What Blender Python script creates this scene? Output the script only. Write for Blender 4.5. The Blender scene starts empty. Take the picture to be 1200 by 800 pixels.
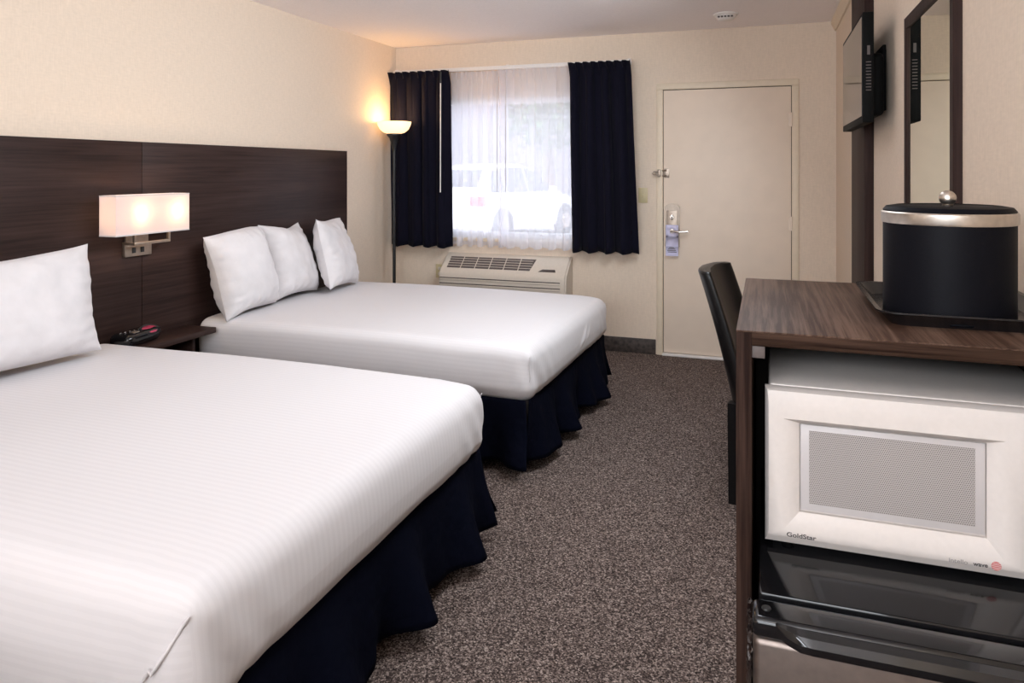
import bpy, bmesh, math, random
from mathutils import Vector, Matrix, noise
random.seed(7)
C = bpy.context.scene
col = C.collection
# ------------------------------------------------------------------ camera
HC = 1.397
TH = math.radians(19.154)
FPX = 857.94
cd = bpy.data.cameras.new('camera')
cam = bpy.data.objects.new('camera', cd); col.objects.link(cam)
cam.location = (0, 0, HC)
cam.rotation_euler = (math.pi/2, 0, TH)
cd.sensor_fit = 'HORIZONTAL'; cd.sensor_width = 36
cd.lens = 36*FPX/1200
cd.shift_y = -(400-199)/1200
cd.clip_start = .02; cd.clip_end = 200
C.camera = cam
# ------------------------------------------------------------------ world, sun, light
w = bpy.data.worlds.new('world'); C.world = w; w.use_nodes = True
nt = w.node_tree; bg = nt.nodes['Background']
bg.inputs[0].default_value = (.80, .88, 1.0, 1); bg.inputs[1].default_value = 3.2
def light(name, typ, loc, rot, energy, color, **k):
    d = bpy.data.lights.new(name, typ); d.energy = energy; d.color = color
    for a, b in k.items(): setattr(d, a, b)
    o = bpy.data.objects.new(name, d); col.objects.link(o); o.location = loc; o.rotation_euler = rot
    return o
R = math.radians
light('sun', 'SUN', (0, 0, 8), (R(48), 0, R(-15)), 5.5, (1, .96, .90), angle=.02)
# large soft fill added behind the camera, not a source the room has
light('rear_fill_light', 'AREA', (-.9, -3.6, 1.6), (R(97), 0, 0), 72, (.88, .94, 1), shape='RECTANGLE', size=2.4, size_y=1.3)
light('aisle_fill_light', 'AREA', (-.30, 3.0, 2.30), (0, R(54), 0), 54, (.88, .94, 1), shape='RECTANGLE', size=.4, size_y=1.9)  # added fill over the aisle for the bed foot ends, no fixture there
light('upward_fill_light', 'AREA', (-.7, -1.0, 1.75), (R(137), 0, 0), 74, (.88, .94, 1), shape='RECTANGLE', size=1.6, size_y=.7)  # added fill aimed upward to brighten ceiling and far end, no real lamp
C.view_settings.view_transform = 'Standard'; C.view_settings.look = 'None'
C.view_settings.exposure = 0.02; C.view_settings.gamma = 1; C.view_settings.use_curve_mapping = False
C.cycles.use_denoising = True
C.cycles.max_bounces = 10; C.cycles.diffuse_bounces = 6; C.cycles.transparent_max_bounces = 16
C.cycles.sample_clamp_indirect = 6

# ------------------------------------------------------------------ materials
def new_mat(name):
    m = bpy.data.materials.new(name); m.use_nodes = True
    t = m.node_tree; b = t.nodes['Principled BSDF']
    return m, t, b
def N(t, typ, **k):
    n = t.nodes.new(typ)
    for a, b in k.items(): setattr(n, a, b)
    return n
def coords(t, scale=(1, 1, 1), kind='Object'):
    tc = N(t, 'ShaderNodeTexCoord'); mp = N(t, 'ShaderNodeMapping')
    mp.inputs['Scale'].default_value = scale
    t.links.new(tc.outputs[kind], mp.inputs[0]); return mp.outputs[0]
def ramp(t, fac, stops):
    r = N(t, 'ShaderNodeValToRGB'); e = r.color_ramp.elements
    while len(e) < len(stops): e.new(.5)
    for i, (p, c) in enumerate(stops): e[i].position = p; e[i].color = (*c, 1)
    t.links.new(fac, r.inputs[0]); return r.outputs[0]
def bump(t, b, h, strength=.2, dist=.002):
    n = N(t, 'ShaderNodeBump'); n.inputs['Strength'].default_value = strength; n.inputs['Distance'].default_value = dist
    t.links.new(h, n.inputs['Height']); t.links.new(n.outputs[0], b.inputs['Normal'])
def plain(name, c, rough=.5, metal=0, nscale=60, namt=.06, bstr=.05, spec=.5, coat=0, bdist=.001):
    m, t, b = new_mat(name)
    nz = N(t, 'ShaderNodeTexNoise'); nz.inputs['Scale'].default_value = nscale; nz.inputs['Detail'].default_value = 4
    t.links.new(coords(t), nz.inputs['Vector'])
    t.links.new(ramp(t, nz.outputs['Fac'], [(.3, [x*(1-namt) for x in c]), (.7, [min(1, x*(1+namt)) for x in c])]), b.inputs['Base Color'])
    b.inputs['Roughness'].default_value = rough; b.inputs['Metallic'].default_value = metal
    b.inputs['Specular IOR Level'].default_value = spec
    if coat: b.inputs['Coat Weight'].default_value = coat; b.inputs['Coat Roughness'].default_value = .05
    if bstr: bump(t, b, nz.outputs['Fac'], bstr, bdist)
    return m
def wallpaper(name, c):
    m, t, b = new_mat(name)
    n1 = N(t, 'ShaderNodeTexNoise'); n1.inputs['Scale'].default_value = 1; n1.inputs['Detail'].default_value = 5
    t.links.new(coords(t, (140, 140, 22)), n1.inputs['Vector'])
    n2 = N(t, 'ShaderNodeTexNoise'); n2.inputs['Scale'].default_value = 1; n2.inputs['Detail'].default_value = 5
    t.links.new(coords(t, (30, 30, 120)), n2.inputs['Vector'])
    mx = N(t, 'ShaderNodeMath', operation='ADD'); t.links.new(n1.outputs['Fac'], mx.inputs[0]); t.links.new(n2.outputs['Fac'], mx.inputs[1])
    h = N(t, 'ShaderNodeMath', operation='MULTIPLY'); h.inputs[1].default_value = .5; t.links.new(mx.outputs[0], h.inputs[0])
    t.links.new(ramp(t, h.outputs[0], [(.35, [x*.94 for x in c]), (.65, [min(1, x*1.04) for x in c])]), b.inputs['Base Color'])
    b.inputs['Roughness'].default_value = .75; b.inputs['Specular IOR Level'].default_value = .25
    bump(t, b, h.outputs[0], .35, .002); return m
def carpet():
    m, t, b = new_mat('speckled_carpet')
    v = N(t, 'ShaderNodeTexVoronoi'); v.inputs['Scale'].default_value = 230; t.links.new(coords(t, (1, 1, 1)), v.inputs['Vector'])
    sp = N(t, 'ShaderNodeSeparateColor'); t.links.new(v.outputs['Color'], sp.inputs[0])
    n = N(t, 'ShaderNodeTexNoise'); n.inputs['Scale'].default_value = 90; n.inputs['Detail'].default_value = 6; t.links.new(coords(t), n.inputs['Vector'])
    a = N(t, 'ShaderNodeMath', operation='MULTIPLY_ADD'); a.inputs[1].default_value = .62; t.links.new(sp.outputs[0], a.inputs[0])
    s = N(t, 'ShaderNodeMath', operation='MULTIPLY'); s.inputs[1].default_value = .40; t.links.new(n.outputs['Fac'], s.inputs[0]); t.links.new(s.outputs[0], a.inputs[2])
    t.links.new(ramp(t, a.outputs[0], [(.14, (.010, .007, .006)), (.36, (.050, .036, .032)), (.56, (.118, .088, .078)), (.74, (.25, .195, .172)), (.86, (.42, .35, .31))]), b.inputs['Base Color'])
    b.inputs['Roughness'].default_value = .95; b.inputs['Specular IOR Level'].default_value = .1
    bump(t, b, a.outputs[0], .9, .006); return m
def wood(name, dark, lite, grain, rough=.42, spec=.4, fine=1.0, lo=.36):
    # grain: axis the fibres run along ('x','y','z')
    m, t, b = new_mat(name)
    sc = {'x': (1.2, 45, 45), 'y': (45, 1.2, 45), 'z': (45, 45, 1.2)}[grain]
    sc = [q*fine for q in sc]
    n = N(t, 'ShaderNodeTexNoise'); n.inputs['Scale'].default_value = 1.6; n.inputs['Detail'].default_value = 8; n.inputs['Roughness'].default_value = .65; n.inputs['Distortion'].default_value = .3
    t.links.new(coords(t, sc), n.inputs['Vector'])
    n2 = N(t, 'ShaderNodeTexNoise'); n2.inputs['Scale'].default_value = 1; n2.inputs['Detail'].default_value = 3
    sc2 = {'x': (.8, 9, 9), 'y': (9, .8, 9), 'z': (9, 9, .8)}[grain]
    t.links.new(coords(t, sc2), n2.inputs['Vector'])
    a = N(t, 'ShaderNodeMath', operation='MULTIPLY_ADD'); a.inputs[1].default_value = .6; t.links.new(n.outputs['Fac'], a.inputs[0])
    s = N(t, 'ShaderNodeMath', operation='MULTIPLY'); s.inputs[1].default_value = .4; t.links.new(n2.outputs['Fac'], s.inputs[0]); t.links.new(s.outputs[0], a.inputs[2])
    out = a.outputs[0]
    t.links.new(ramp(t, out, [(lo, dark), (.5, [(p+q)/2 for p, q in zip(dark, lite)]), (1-lo, lite)]), b.inputs['Base Color'])
    b.inputs['Roughness'].default_value = rough; b.inputs['Specular IOR Level'].default_value = spec
    bump(t, b, out, .18, .001); return m
def sheet():
    m, t, b = new_mat('striped_white_sateen')
    uv = N(t, 'ShaderNodeTexCoord'); sx = N(t, 'ShaderNodeSeparateXYZ'); t.links.new(uv.outputs['UV'], sx.inputs[0])
    q = N(t, 'ShaderNodeMath', operation='MULTIPLY'); q.inputs[1].default_value = 2*math.pi/.021; t.links.new(sx.outputs['Y'], q.inputs[0])
    s = N(t, 'ShaderNodeMath', operation='SINE'); t.links.new(q.outputs[0], s.inputs[0])
    f = N(t, 'ShaderNodeMath', operation='MULTIPLY_ADD'); f.inputs[1].default_value = .5; f.inputs[2].default_value = .5; t.links.new(s.outputs[0], f.inputs[0])
    t.links.new(ramp(t, f.outputs[0], [(.40, (.635, .612, .622)), (.60, (.655, .632, .642))]), b.inputs['Base Color'])
    rr = ramp(t, f.outputs[0], [(.4, (.72,)*3), (.6, (.58,)*3)]); t.links.new(rr, b.inputs['Roughness'])
    b.inputs['Specular IOR Level'].default_value = .25
    b.inputs['Sheen Weight'].default_value = .1
    nz = N(t, 'ShaderNodeTexNoise'); nz.inputs['Scale'].default_value = 7; nz.inputs['Detail'].default_value = 3; t.links.new(coords(t), nz.inputs['Vector'])
    bump(t, b, nz.outputs['Fac'], .12, .02); return m
def cloth(name, c, rough=.85, sheen=.2, nscale=14, bstr=.3, bdist=.01, spec=.2):
    m, t, b = new_mat(name)
    nz = N(t, 'ShaderNodeTexNoise'); nz.inputs['Scale'].default_value = nscale; nz.inputs['Detail'].default_value = 4; t.links.new(coords(t), nz.inputs['Vector'])
    t.links.new(ramp(t, nz.outputs['Fac'], [(.3, [x*.93 for x in c]), (.7, [min(1, x*1.05) for x in c])]), b.inputs['Base Color'])
    b.inputs['Roughness'].default_value = rough; b.inputs['Sheen Weight'].default_value = sheen; b.inputs['Specular IOR Level'].default_value = spec
    bump(t, b, nz.outputs['Fac'], bstr, bdist); return m
def glow(name, c, e, base=None, translucent=0):
    m, t, b = new_mat(name)
    b.inputs['Base Color'].default_value = (*(base or c), 1); b.inputs['Roughness'].default_value = .8
    b.inputs['Emission Color'].default_value = (*c, 1); b.inputs['Emission Strength'].default_value = e
    if translucent:
        tr = N(t, 'ShaderNodeBsdfTranslucent'); tr.inputs[0].default_value = (*(base or c), 1)
        mx = N(t, 'ShaderNodeMixShader'); mx.inputs[0].default_value = translucent
        t.links.new(b.outputs[0], mx.inputs[1]); t.links.new(tr.outputs[0], mx.inputs[2])
        t.links.new(mx.outputs[0], t.nodes['Material Output'].inputs[0])
    return m
def sheer():
    m, t, b = new_mat('sheer_voile')
    d = N(t, 'ShaderNodeBsdfDiffuse'); d.inputs[0].default_value = (.9, .88, .9, 1)
    tl = N(t, 'ShaderNodeBsdfTranslucent'); tl.inputs[0].default_value = (.9, .89, .95, 1)
    tp = N(t, 'ShaderNodeBsdfTransparent'); tp.inputs[0].default_value = (.97, .96, 1, 1)
    m1 = N(t, 'ShaderNodeMixShader'); m1.inputs[0].default_value = .55
    t.links.new(d.outputs[0], m1.inputs[1]); t.links.new(tl.outputs[0], m1.inputs[2])
    m2 = N(t, 'ShaderNodeMixShader')
    lw = N(t, 'ShaderNodeLayerWeight'); lw.inputs[0].default_value = .35       # folds seen edge-on are denser
    mm = N(t, 'ShaderNodeMapRange'); mm.inputs['To Min'].default_value = .36; mm.inputs['To Max'].default_value = .16
    t.links.new(lw.outputs['Facing'], mm.inputs['Value']); t.links.new(mm.outputs[0], m2.inputs[0])
    t.links.new(m1.outputs[0], m2.inputs[1]); t.links.new(tp.outputs[0], m2.inputs[2])
    t.links.new(m2.outputs[0], t.nodes['Material Output'].inputs[0]); t.nodes.remove(b)
    return m
def glass(name, tint=(1, 1, 1), refl=.06):
    m, t, b = new_mat(name)
    tp = N(t, 'ShaderNodeBsdfTransparent'); tp.inputs[0].default_value = (*tint, 1)
    g = N(t, 'ShaderNodeBsdfGlossy'); g.inputs['Roughness'].default_value = .02
    mx = N(t, 'ShaderNodeMixShader'); mx.inputs[0].default_value = refl
    t.links.new(tp.outputs[0], mx.inputs[1]); t.links.new(g.outputs[0], mx.inputs[2]); t.links.new(mx.outputs[0], t.nodes['Material Output'].inputs[0])
    t.nodes.remove(b); return m
def perforated():
    m, t, b = new_mat('perforated_window_screen')
    v = N(t, 'ShaderNodeTexCoord'); s = N(t, 'ShaderNodeSeparateXYZ'); t.links.new(v.outputs['UV'], s.inputs[0])
    P = .0030
    def cell(o, off=None):
        q = N(t, 'ShaderNodeMath', operation='DIVIDE'); q.inputs[1].default_value = P; t.links.new(o, q.inputs[0])
        r = q.outputs[0]
        if off is not None:
            ad = N(t, 'ShaderNodeMath', operation='ADD'); t.links.new(r, ad.inputs[0]); t.links.new(off, ad.inputs[1]); r = ad.outputs[0]
        f = N(t, 'ShaderNodeMath', operation='FRACT'); t.links.new(r, f.inputs[0])
        g = N(t, 'ShaderNodeMath', operation='SUBTRACT'); g.inputs[1].default_value = .5; t.links.new(f.outputs[0], g.inputs[0])
        p = N(t, 'ShaderNodeMath', operation='POWER'); p.inputs[1].default_value = 2; t.links.new(g.outputs[0], p.inputs[0])
        return p.outputs[0], q.outputs[0]
    py, qy = cell(s.outputs['Y'])
    fl = N(t, 'ShaderNodeMath', operation='FLOOR'); t.links.new(qy, fl.inputs[0])
    hf = N(t, 'ShaderNodeMath', operation='MULTIPLY'); hf.inputs[1].default_value = .5; t.links.new(fl.outputs[0], hf.inputs[0])
    px, _ = cell(s.outputs['X'], hf.outputs[0])
    ad = N(t, 'ShaderNodeMath', operation='ADD'); t.links.new(px, ad.inputs[0]); t.links.new(py, ad.inputs[1])
    t.links.new(ramp(t, ad.outputs[0], [(.07, (.13, .115, .11)), (.12, (.40, .37, .36))]), b.inputs['Base Color'])
    b.inputs['Roughness'].default_value = .35; b.inputs['Coat Weight'].default_value = .4; b.inputs['Coat Roughness'].default_value = .06
    return m

M = dict(
    wall=wallpaper('cream_wallpaper', (.72, .60, .485)),
    ceil=plain('painted_ceiling', (.90, .84, .83), .9, nscale=90, namt=.03, bstr=.15),
    carpet=carpet(),
    trim=plain('cream_paint', (.71, .60, .46), .5, nscale=20, namt=.03),
    door=plain('door_paint', (.76, .635, .52), .5, nscale=8, namt=.025, bstr=.03),
    head=wood('espresso_laminate', (.016, .008, .007), (.045, .025, .021), 'y', rough=.45, spec=.16),
    postw=wood('espresso_post_laminate', (.020, .011, .010), (.050, .030, .026), 'z', rough=.5, spec=.06),
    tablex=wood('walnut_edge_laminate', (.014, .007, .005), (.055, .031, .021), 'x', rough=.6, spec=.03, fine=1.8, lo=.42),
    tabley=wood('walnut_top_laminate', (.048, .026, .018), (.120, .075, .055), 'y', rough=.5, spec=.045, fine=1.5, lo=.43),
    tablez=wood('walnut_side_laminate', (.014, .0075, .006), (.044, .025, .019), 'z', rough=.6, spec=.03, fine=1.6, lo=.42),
    sheet=sheet(),
    pillow=cloth('white_pillowcase', (.66, .635, .645), .8, .1, 9, .25, .02),
    skirt=cloth('navy_bed_skirt', (.0026, .0032, .0082), .9, 0, 22, .5, .014, .03),
    curtain=cloth('navy_blackout_curtain', (.0055, .0052, .012), .8, .03, 30, .15, .004, .06),
    sheer=sheer(),
    black=plain('black_plastic', (.008, .008, .009), .35, nscale=200, namt=.1),
    matteb=plain('matt_black_plastic', (.006, .006, .006), .55, nscale=200, namt=.1, bstr=0, spec=.05),
    gloss=plain('gloss_black_plastic', (.006, .006, .007), .10, nscale=30, namt=.1, bstr=0),
    lacquer=plain('black_lacquer', (.010, .009, .010), .22, nscale=40, namt=.1, bstr=.02),
    leather=plain('black_leather', (.007, .006, .006), .30, nscale=260, namt=.15, bstr=.25, spec=.22),
    blackleg=plain('black_wood', (.006, .005, .005), .5, nscale=60, namt=.2, spec=.1),
    rubber=plain('dark_rubber', (.012, .012, .013), .8),
    bucket=plain('black_vinyl', (.004, .004, .006), .5, nscale=420, namt=.25, bstr=.2, spec=.08),
    brushed=plain('brushed_nickel', (.62, .56, .50), .34, 1, 90, .08, .03),
    satin=plain('satin_nickel', (.36, .30, .25), .45, 1, 40, .08, .02),
    chrome=plain('polished_steel', (.72, .68, .64), .18, 1, 20, .03, 0),
    steel=plain('dark_stainless', (.22, .18, .16), .42, 1, 60, .08, .03),
    white=plain('white_plastic', (.74, .70, .67), .4, nscale=60, namt=.02, bstr=0),
    mwhite=plain('microwave_enamel', (.63, .58, .55), .42, nscale=120, namt=.02, bstr=.02),
    mgrey=plain('microwave_window_border', (.50, .47, .47), .35, nscale=60, namt=.02, bstr=0),
    perf=perforated(),
    beige=plain('beige_appliance_plastic', (.60, .53, .45), .45, nscale=60, namt=.03, bstr=.01),
    vent=plain('vent_dark', (.09, .07, .065), .6),
    almond=plain('almond_plastic', (.55, .46, .27), .45, nscale=30, namt=.04, bstr=0),
    bb=plain('dark_vinyl_base', (.045, .033, .028), .6, nscale=35, namt=.7, bstr=.1),
    dark=plain('dark_gap', (.02, .015, .012), .9),
    ink=plain('grey_ink', (.05, .045, .045), .6, bstr=0), ink2=plain('light_grey_ink', (.30, .28, .27), .6, bstr=0),
    red=plain('red_ink', (.50, .10, .10), .5, bstr=0), paper=plain('lavender_card', (.62, .60, .80), .6, nscale=30, namt=.02, bstr=0),
    shade=glow('pleated_fabric_shade', (1, .84, .81), .24, (.84, .76, .75), .62),
    bowl=glow('frosted_glass_bowl', (1, .74, .46), 1.05, (.9, .8, .65), .3),
    bulb=glow('lamp_bulb', (1, .72, .35), 14),
    mirror=plain('mirror_silver', (.80, .82, .70), .01, 1, 5, 0, 0),
    screen=plain('tv_panel', (.05, .042, .036), .07, 0, 5, 0, 0, spec=1.0),
    glassp=glass('window_glass'), film=glass('clear_film', (.9, .9, .9), .25), wood_white=plain('white_vinyl_frame', (.8, .8, .8), .4),
    redd=plain('clock_display', (.36, .045, .09), .25, nscale=40, namt=.3, bstr=0),
    asphalt=plain('sunlit_concrete', (.55, .53, .52), .9, nscale=20), stucco=plain('far_stucco', (.15, .14, .17), .9, nscale=3),
    carw=plain('white_car_paint', (.80, .80, .82), .3, nscale=2, namt=.01, bstr=0, coat=1), carg=plain('car_glass', (.05, .055, .07), .1, bstr=0),
    cart=plain('tail_lamp_red', (.55, .04, .05), .3, bstr=0), tyre=plain('tyre_rubber', (.03, .03, .03), .8), leaf=plain('leaf_green', (.06, .12, .04), .7, nscale=3, namt=.4), bark=plain('bark', (.12, .09, .07), .9),
)
# ------------------------------------------------------------------ geometry helpers
class G:
    """gathers primitives into one mesh"""
    def __init__(s): s.bm = bmesh.new(); s.uv = s.bm.loops.layers.uv.new('UVMap')
    def _mark(s): return set(s.bm.verts)
    def add(s, vs, fs, smooth=False, mi=0):
        v = [s.bm.verts.new(p) for p in vs]
        for f in fs:
            try:
                k = s.bm.faces.new([v[i] for i in f]); k.smooth = smooth; k.material_index = mi
            except ValueError: pass
        return v
    def box(s, lo, hi, bev=0, seg=2, mi=0):
        x0, y0, z0 = lo; x1, y1, z1 = hi
        t = bmesh.new()
        v = [t.verts.new(p) for p in [(x0, y0, z0), (x1, y0, z0), (x1, y1, z0), (x0, y1, z0), (x0, y0, z1), (x1, y0, z1), (x1, y1, z1), (x0, y1, z1)]]
        for f in [(0, 3, 2, 1), (4, 5, 6, 7), (0, 1, 5, 4), (1, 2, 6, 5), (2, 3, 7, 6), (3, 0, 4, 7)]: t.faces.new([v[i] for i in f])
        if bev: bmesh.ops.bevel(t, geom=list(t.edges), offset=bev, segments=seg, profile=.5, affect='EDGES')
        s.merge(t, smooth=bool(bev), mi=mi); return s
    def merge(s, t, mat=None, smooth=None, mi=None):
        t.verts.index_update(); vs = [(mat @ v.co) if mat else v.co.copy() for v in t.verts]
        nv = [s.bm.verts.new(p) for p in vs]
        for f in t.faces:
            k = s.bm.faces.new([nv[v.index] for v in f.verts])
            k.smooth = f.smooth if smooth is None else smooth
            k.material_index = f.material_index if mi is None else mi
        t.free(); return s
    def prism(s, poly, axis, a, b, mi=0, smooth=False):
        """poly in the two other axes, extruded along axis from a to b"""
        def P(p, q): return {'x': (q, p[0], p[1]), 'y': (p[0], q, p[1]), 'z': (p[0], p[1], q)}[axis]
        n = len(poly); vs = [P(p, a) for p in poly]+[P(p, b) for p in poly]
        fs = [tuple(range(n)), tuple(range(2*n-1, n-1, -1))]+[(i, i+n, (i+1) % n+n, (i+1) % n) for i in range(n)]
        s.add(vs, fs, smooth, mi); return s
    def lathe(s, prof, c=(0, 0, 0), n=48, axis='z', mi=0, smooth=True):
        vs = []; fs = []
        for r, z in prof:
            for i in range(n):
                a = 2*math.pi*i/n; p = (r*math.cos(a), r*math.sin(a), z)
                if axis == 'y': p = (p[0], p[2], p[1])
                if axis == 'x': p = (p[2], p[0], p[1])
                vs.append((p[0]+c[0], p[1]+c[1], p[2]+c[2]))
        m = len(prof)
        for j in range(m-1):
            for i in range(n):
                fs.append((j*n+i, j*n+(i+1) % n, (j+1)*n+(i+1) % n, (j+1)*n+i))
        if prof[0][0] > 1e-6 and prof[0][0] < 1e3: fs.append(tuple(range(n-1, -1, -1)))
        if prof[-1][0] > 1e-6: fs.append(tuple((m-1)*n+i for i in range(n)))
        s.add(vs, fs, smooth, mi); return s
    def tube(s, pts, r, n=12, mi=0):
        pts = [Vector(p) for p in pts]; rs = r if isinstance(r, (list, tuple)) else [r]*len(pts)
        vs = []; up = Vector((0, 0, 1))
        for i, p in enumerate(pts):
            d = (pts[min(i+1, len(pts)-1)]-pts[max(i-1, 0)]).normalized()
            a = d.cross(up if abs(d.z) < .95 else Vector((1, 0, 0))).normalized(); b = d.cross(a)
            for k in range(n):
                q = 2*math.pi*k/n; vs.append(p+rs[i]*(math.cos(q)*a+math.sin(q)*b))
        fs = [(j*n+i, j*n+(i+1) % n, (j+1)*n+(i+1) % n, (j+1)*n+i) for j in range(len(pts)-1) for i in range(n)]
        fs += [tuple(range(n-1, -1, -1)), tuple((len(pts)-1)*n+i for i in range(n))]
        s.add(vs, fs, True, mi); return s
    def grid(s, f, nu, nv, smooth=True, mi=0, uv=False):
        vs = [f(i/nu, j/nv) for j in range(nv+1) for i in range(nu+1)]
        fs = [(j*(nu+1)+i, j*(nu+1)+i+1, (j+1)*(nu+1)+i+1, (j+1)*(nu+1)+i) for j in range(nv) for i in range(nu)]
        s.add(vs, fs, smooth, mi); return s
    def build(s, name, mats, parent=None, weld=False, loc=None, autosmooth=True):
        if weld: bmesh.ops.remove_doubles(s.bm, verts=s.bm.verts, dist=1e-5)
        bmesh.ops.recalc_face_normals(s.bm, faces=s.bm.faces)
        me = bpy.data.meshes.new(name); s.bm.to_mesh(me); s.bm.free()
        for m in (mats if isinstance(mats, (list, tuple)) else [mats]): me.materials.append(M[m] if isinstance(m, str) else m)
        o = bpy.data.objects.new(name, me); col.objects.link(o)
        if autosmooth:
            try: me.set_sharp_from_angle(angle=math.radians(38))
            except Exception: pass
        if parent is not None:
            o.parent = parent; o.matrix_parent_inverse = Matrix.Identity(4)
            acc = Vector((0, 0, 0)); p = parent
            o.location = loc or (0, 0, 0)
        elif loc: o.location = loc
        return o
def empty(name, label, cat, loc=(0, 0, 0), rz=0, group=None):
    o = bpy.data.objects.new(name, None); col.objects.link(o); o.empty_display_size = .1
    o.location = loc; o.rotation_euler = (0, 0, rz); o['label'] = label; o['category'] = cat
    if group: o['group'] = group
    return o
def tag(o, label, cat, group=None):
    o['label'] = label; o['category'] = cat
    if group: o['group'] = group
    return o
def struct(o): o['kind'] = 'structure'; return o
def solid(o, th, off=0):
    m = o.modifiers.new('thickness', 'SOLIDIFY'); m.thickness = th; m.offset = off; return o
def text_mesh(name, s, size, depth, mat, parent, loc, rot=(math.pi/2, 0, 0), sx=1.0, align='LEFT', shear=0):
    cu = bpy.data.curves.new(name, 'FONT'); cu.body = s; cu.size = size; cu.extrude = depth; cu.align_x = align; cu.shear = shear; cu.offset = size*.02
    tmp = bpy.data.objects.new(name, cu); col.objects.link(tmp)
    dg = bpy.context.evaluated_depsgraph_get(); me = bpy.data.meshes.new_from_object(tmp.evaluated_get(dg))
    bpy.data.objects.remove(tmp); me.materials.clear(); me.materials.append(M[mat])
    o = bpy.data.objects.new(name, me); col.objects.link(o); o.parent = parent; o.location = loc; o.rotation_euler = rot; o.scale = (sx, 1, 1)
    return o
def sgrid(h, r, mid, k=5):
    """coordinates on [-h,h] dense near the ends"""
    e = [r*(1-math.cos(math.pi/2*i/k)) for i in range(k+1)]
    inner = [-(h-r)+2*(h-r)*i/mid for i in range(1, mid)]
    return [-h+q for q in e]+inner+[h-q for q in reversed(e)]
def rounded(g, c, h, r, mid=(20, 20, 6), fn=None, k=5, uvmode=None, mi=0):
    """rounded box centred on c, half sizes h, edge radius r; fn(p) displaces a world point"""
    cs = [sgrid(h[i], r, mid[i], k) for i in range(3)]
    cache = {}
    def V(p):
        key = tuple(round(q, 5) for q in p)
        if key not in cache:
            inn = Vector([max(-(h[i]-r), min(h[i]-r, p[i])) for i in range(3)]); d = Vector(p)-inn
            q = inn+(d.normalized()*r if d.length > 1e-9 else d)
            wp = Vector(c)+q
            if fn: wp = fn(wp)
            cache[key] = g.bm.verts.new(wp)
        return cache[key]
    faces = []
    for ax in range(3):
        a, b = [i for i in range(3) if i != ax]
        for sgn in (-1, 1):
            for i in range(len(cs[a])-1):
                for j in range(len(cs[b])-1):
                    pts = []
                    for (u, v) in ((i, j), (i+1, j), (i+1, j+1), (i, j+1)):
                        p = [0, 0, 0]; p[a] = cs[a][u]; p[b] = cs[b][v]; p[ax] = sgn*h[ax]; pts.append(p)
                    f = g.bm.faces.new([V(p) for p in pts]); f.smooth = True; f.material_index = mi
                    if uvmode:
                        for l, p in zip(f.loops, pts): l[g.uv].uv = uvmode(ax, sgn, p)
    return g

XL, XR, YB, ZC, YF = -3.0, .464, 5.603, 2.44, -4.6
# ------------------------------------------------------------------ room shell
WX0, WX1, WZ0, WZ1 = -2.62, -1.26, .84, 1.985
def slab(name, lo, hi, m): return struct(G().box(lo, hi).build(name, m))
slab('floor', (XL-.1, YF-.1, -.1), (XR+.1, YB+.12, 0), 'carpet')
slab('ceiling', (XL-.1, YF-.1, ZC), (XR+.1, YB+.12, ZC+.1), 'ceil')
slab('wall_left', (XL-.1, YF-.1, 0), (XL, YB+.12, ZC), 'wall')
slab('wall_right', (XR, YF-.1, 0), (XR+.1, YB+.12, ZC), 'wall')
slab('wall_front', (XL, YF-.1, 0), (XR, YF, ZC), 'wall')
g = G()
DX0, DX1, DZ = -.733, .168, 1.998
for lo, hi in [((XL, YB, 0), (WX0, YB+.12, ZC)), ((WX1, YB, 0), (DX0-.012, YB+.12, ZC)), ((WX0, YB, 0), (WX1, YB+.12, WZ0)), ((WX0, YB, WZ1), (WX1, YB+.12, ZC)),
               ((DX0-.012, YB, DZ+.012), (DX1+.012, YB+.12, ZC)), ((DX1+.012, YB, 0), (XR, YB+.12, ZC))]: g.box(lo, hi)
struct(g.build('wall_back', 'wall'))
# crown moulding, right wall (cove profile)
g = G(); g.prism([(XR, 2.372), (XR-.012, 2.372), (XR-.016, 2.385), (XR-.030, 2.415), (XR-.034, 2.44), (XR, 2.44)], 'y', 4.24, YB)
g.prism([(XR, 2.372), (XR-.012, 2.372), (XR-.016, 2.385), (XR-.030, 2.415), (XR-.034, 2.44), (XR, 2.44)], 'y', YF, 3.70)
struct(g.build('trim_1', 'trim'))
# baseboards
g = G(); g.box((XL, YB-.010, 0), (DX0-.058, YB, .112), .002); g.box((.228, YB-.010, 0), (XR, YB, .112), .002); struct(g.build('baseboard_back', 'bb'))
g = G(); g.box((XL, YF, 0), (XL+.010, YB-.01, .112), .002); struct(g.build('baseboard_left', 'bb'))
g = G(); g.box((XR-.010, YF, 0), (XR, YB-.01, .112), .002); struct(g.build('baseboard_right', 'bb'))
# window
win = struct(bpy.data.objects.new('window_1', None)); col.objects.link(win); win.location = (0, 0, 0)
g = G(); fw = .045
for lo, hi in [((WX0, YB+.03, WZ0), (WX0+fw, YB+.09, WZ1)), ((WX1-fw, YB+.03, WZ0), (WX1, YB+.09, WZ1)), ((WX0+fw, YB+.03, WZ0), (WX1-fw, YB+.09, WZ0+fw)), ((WX0+fw, YB+.03, WZ1-fw), (WX1-fw, YB+.09, WZ1)),]: g.box(lo, hi, .004)
g.build('window_frame', 'wood_white', win)
g = G().box((WX0+fw, YB+.058, WZ0+fw), (WX1-fw, YB+.062, WZ1-fw)); g.build('window_pane', 'glassp', win)
g = G().box((WX0-.03, YB-.022, WZ0-.028), (WX1+.03, YB+.03, WZ0), .004); g.build('window_sill', 'trim', win)
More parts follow.
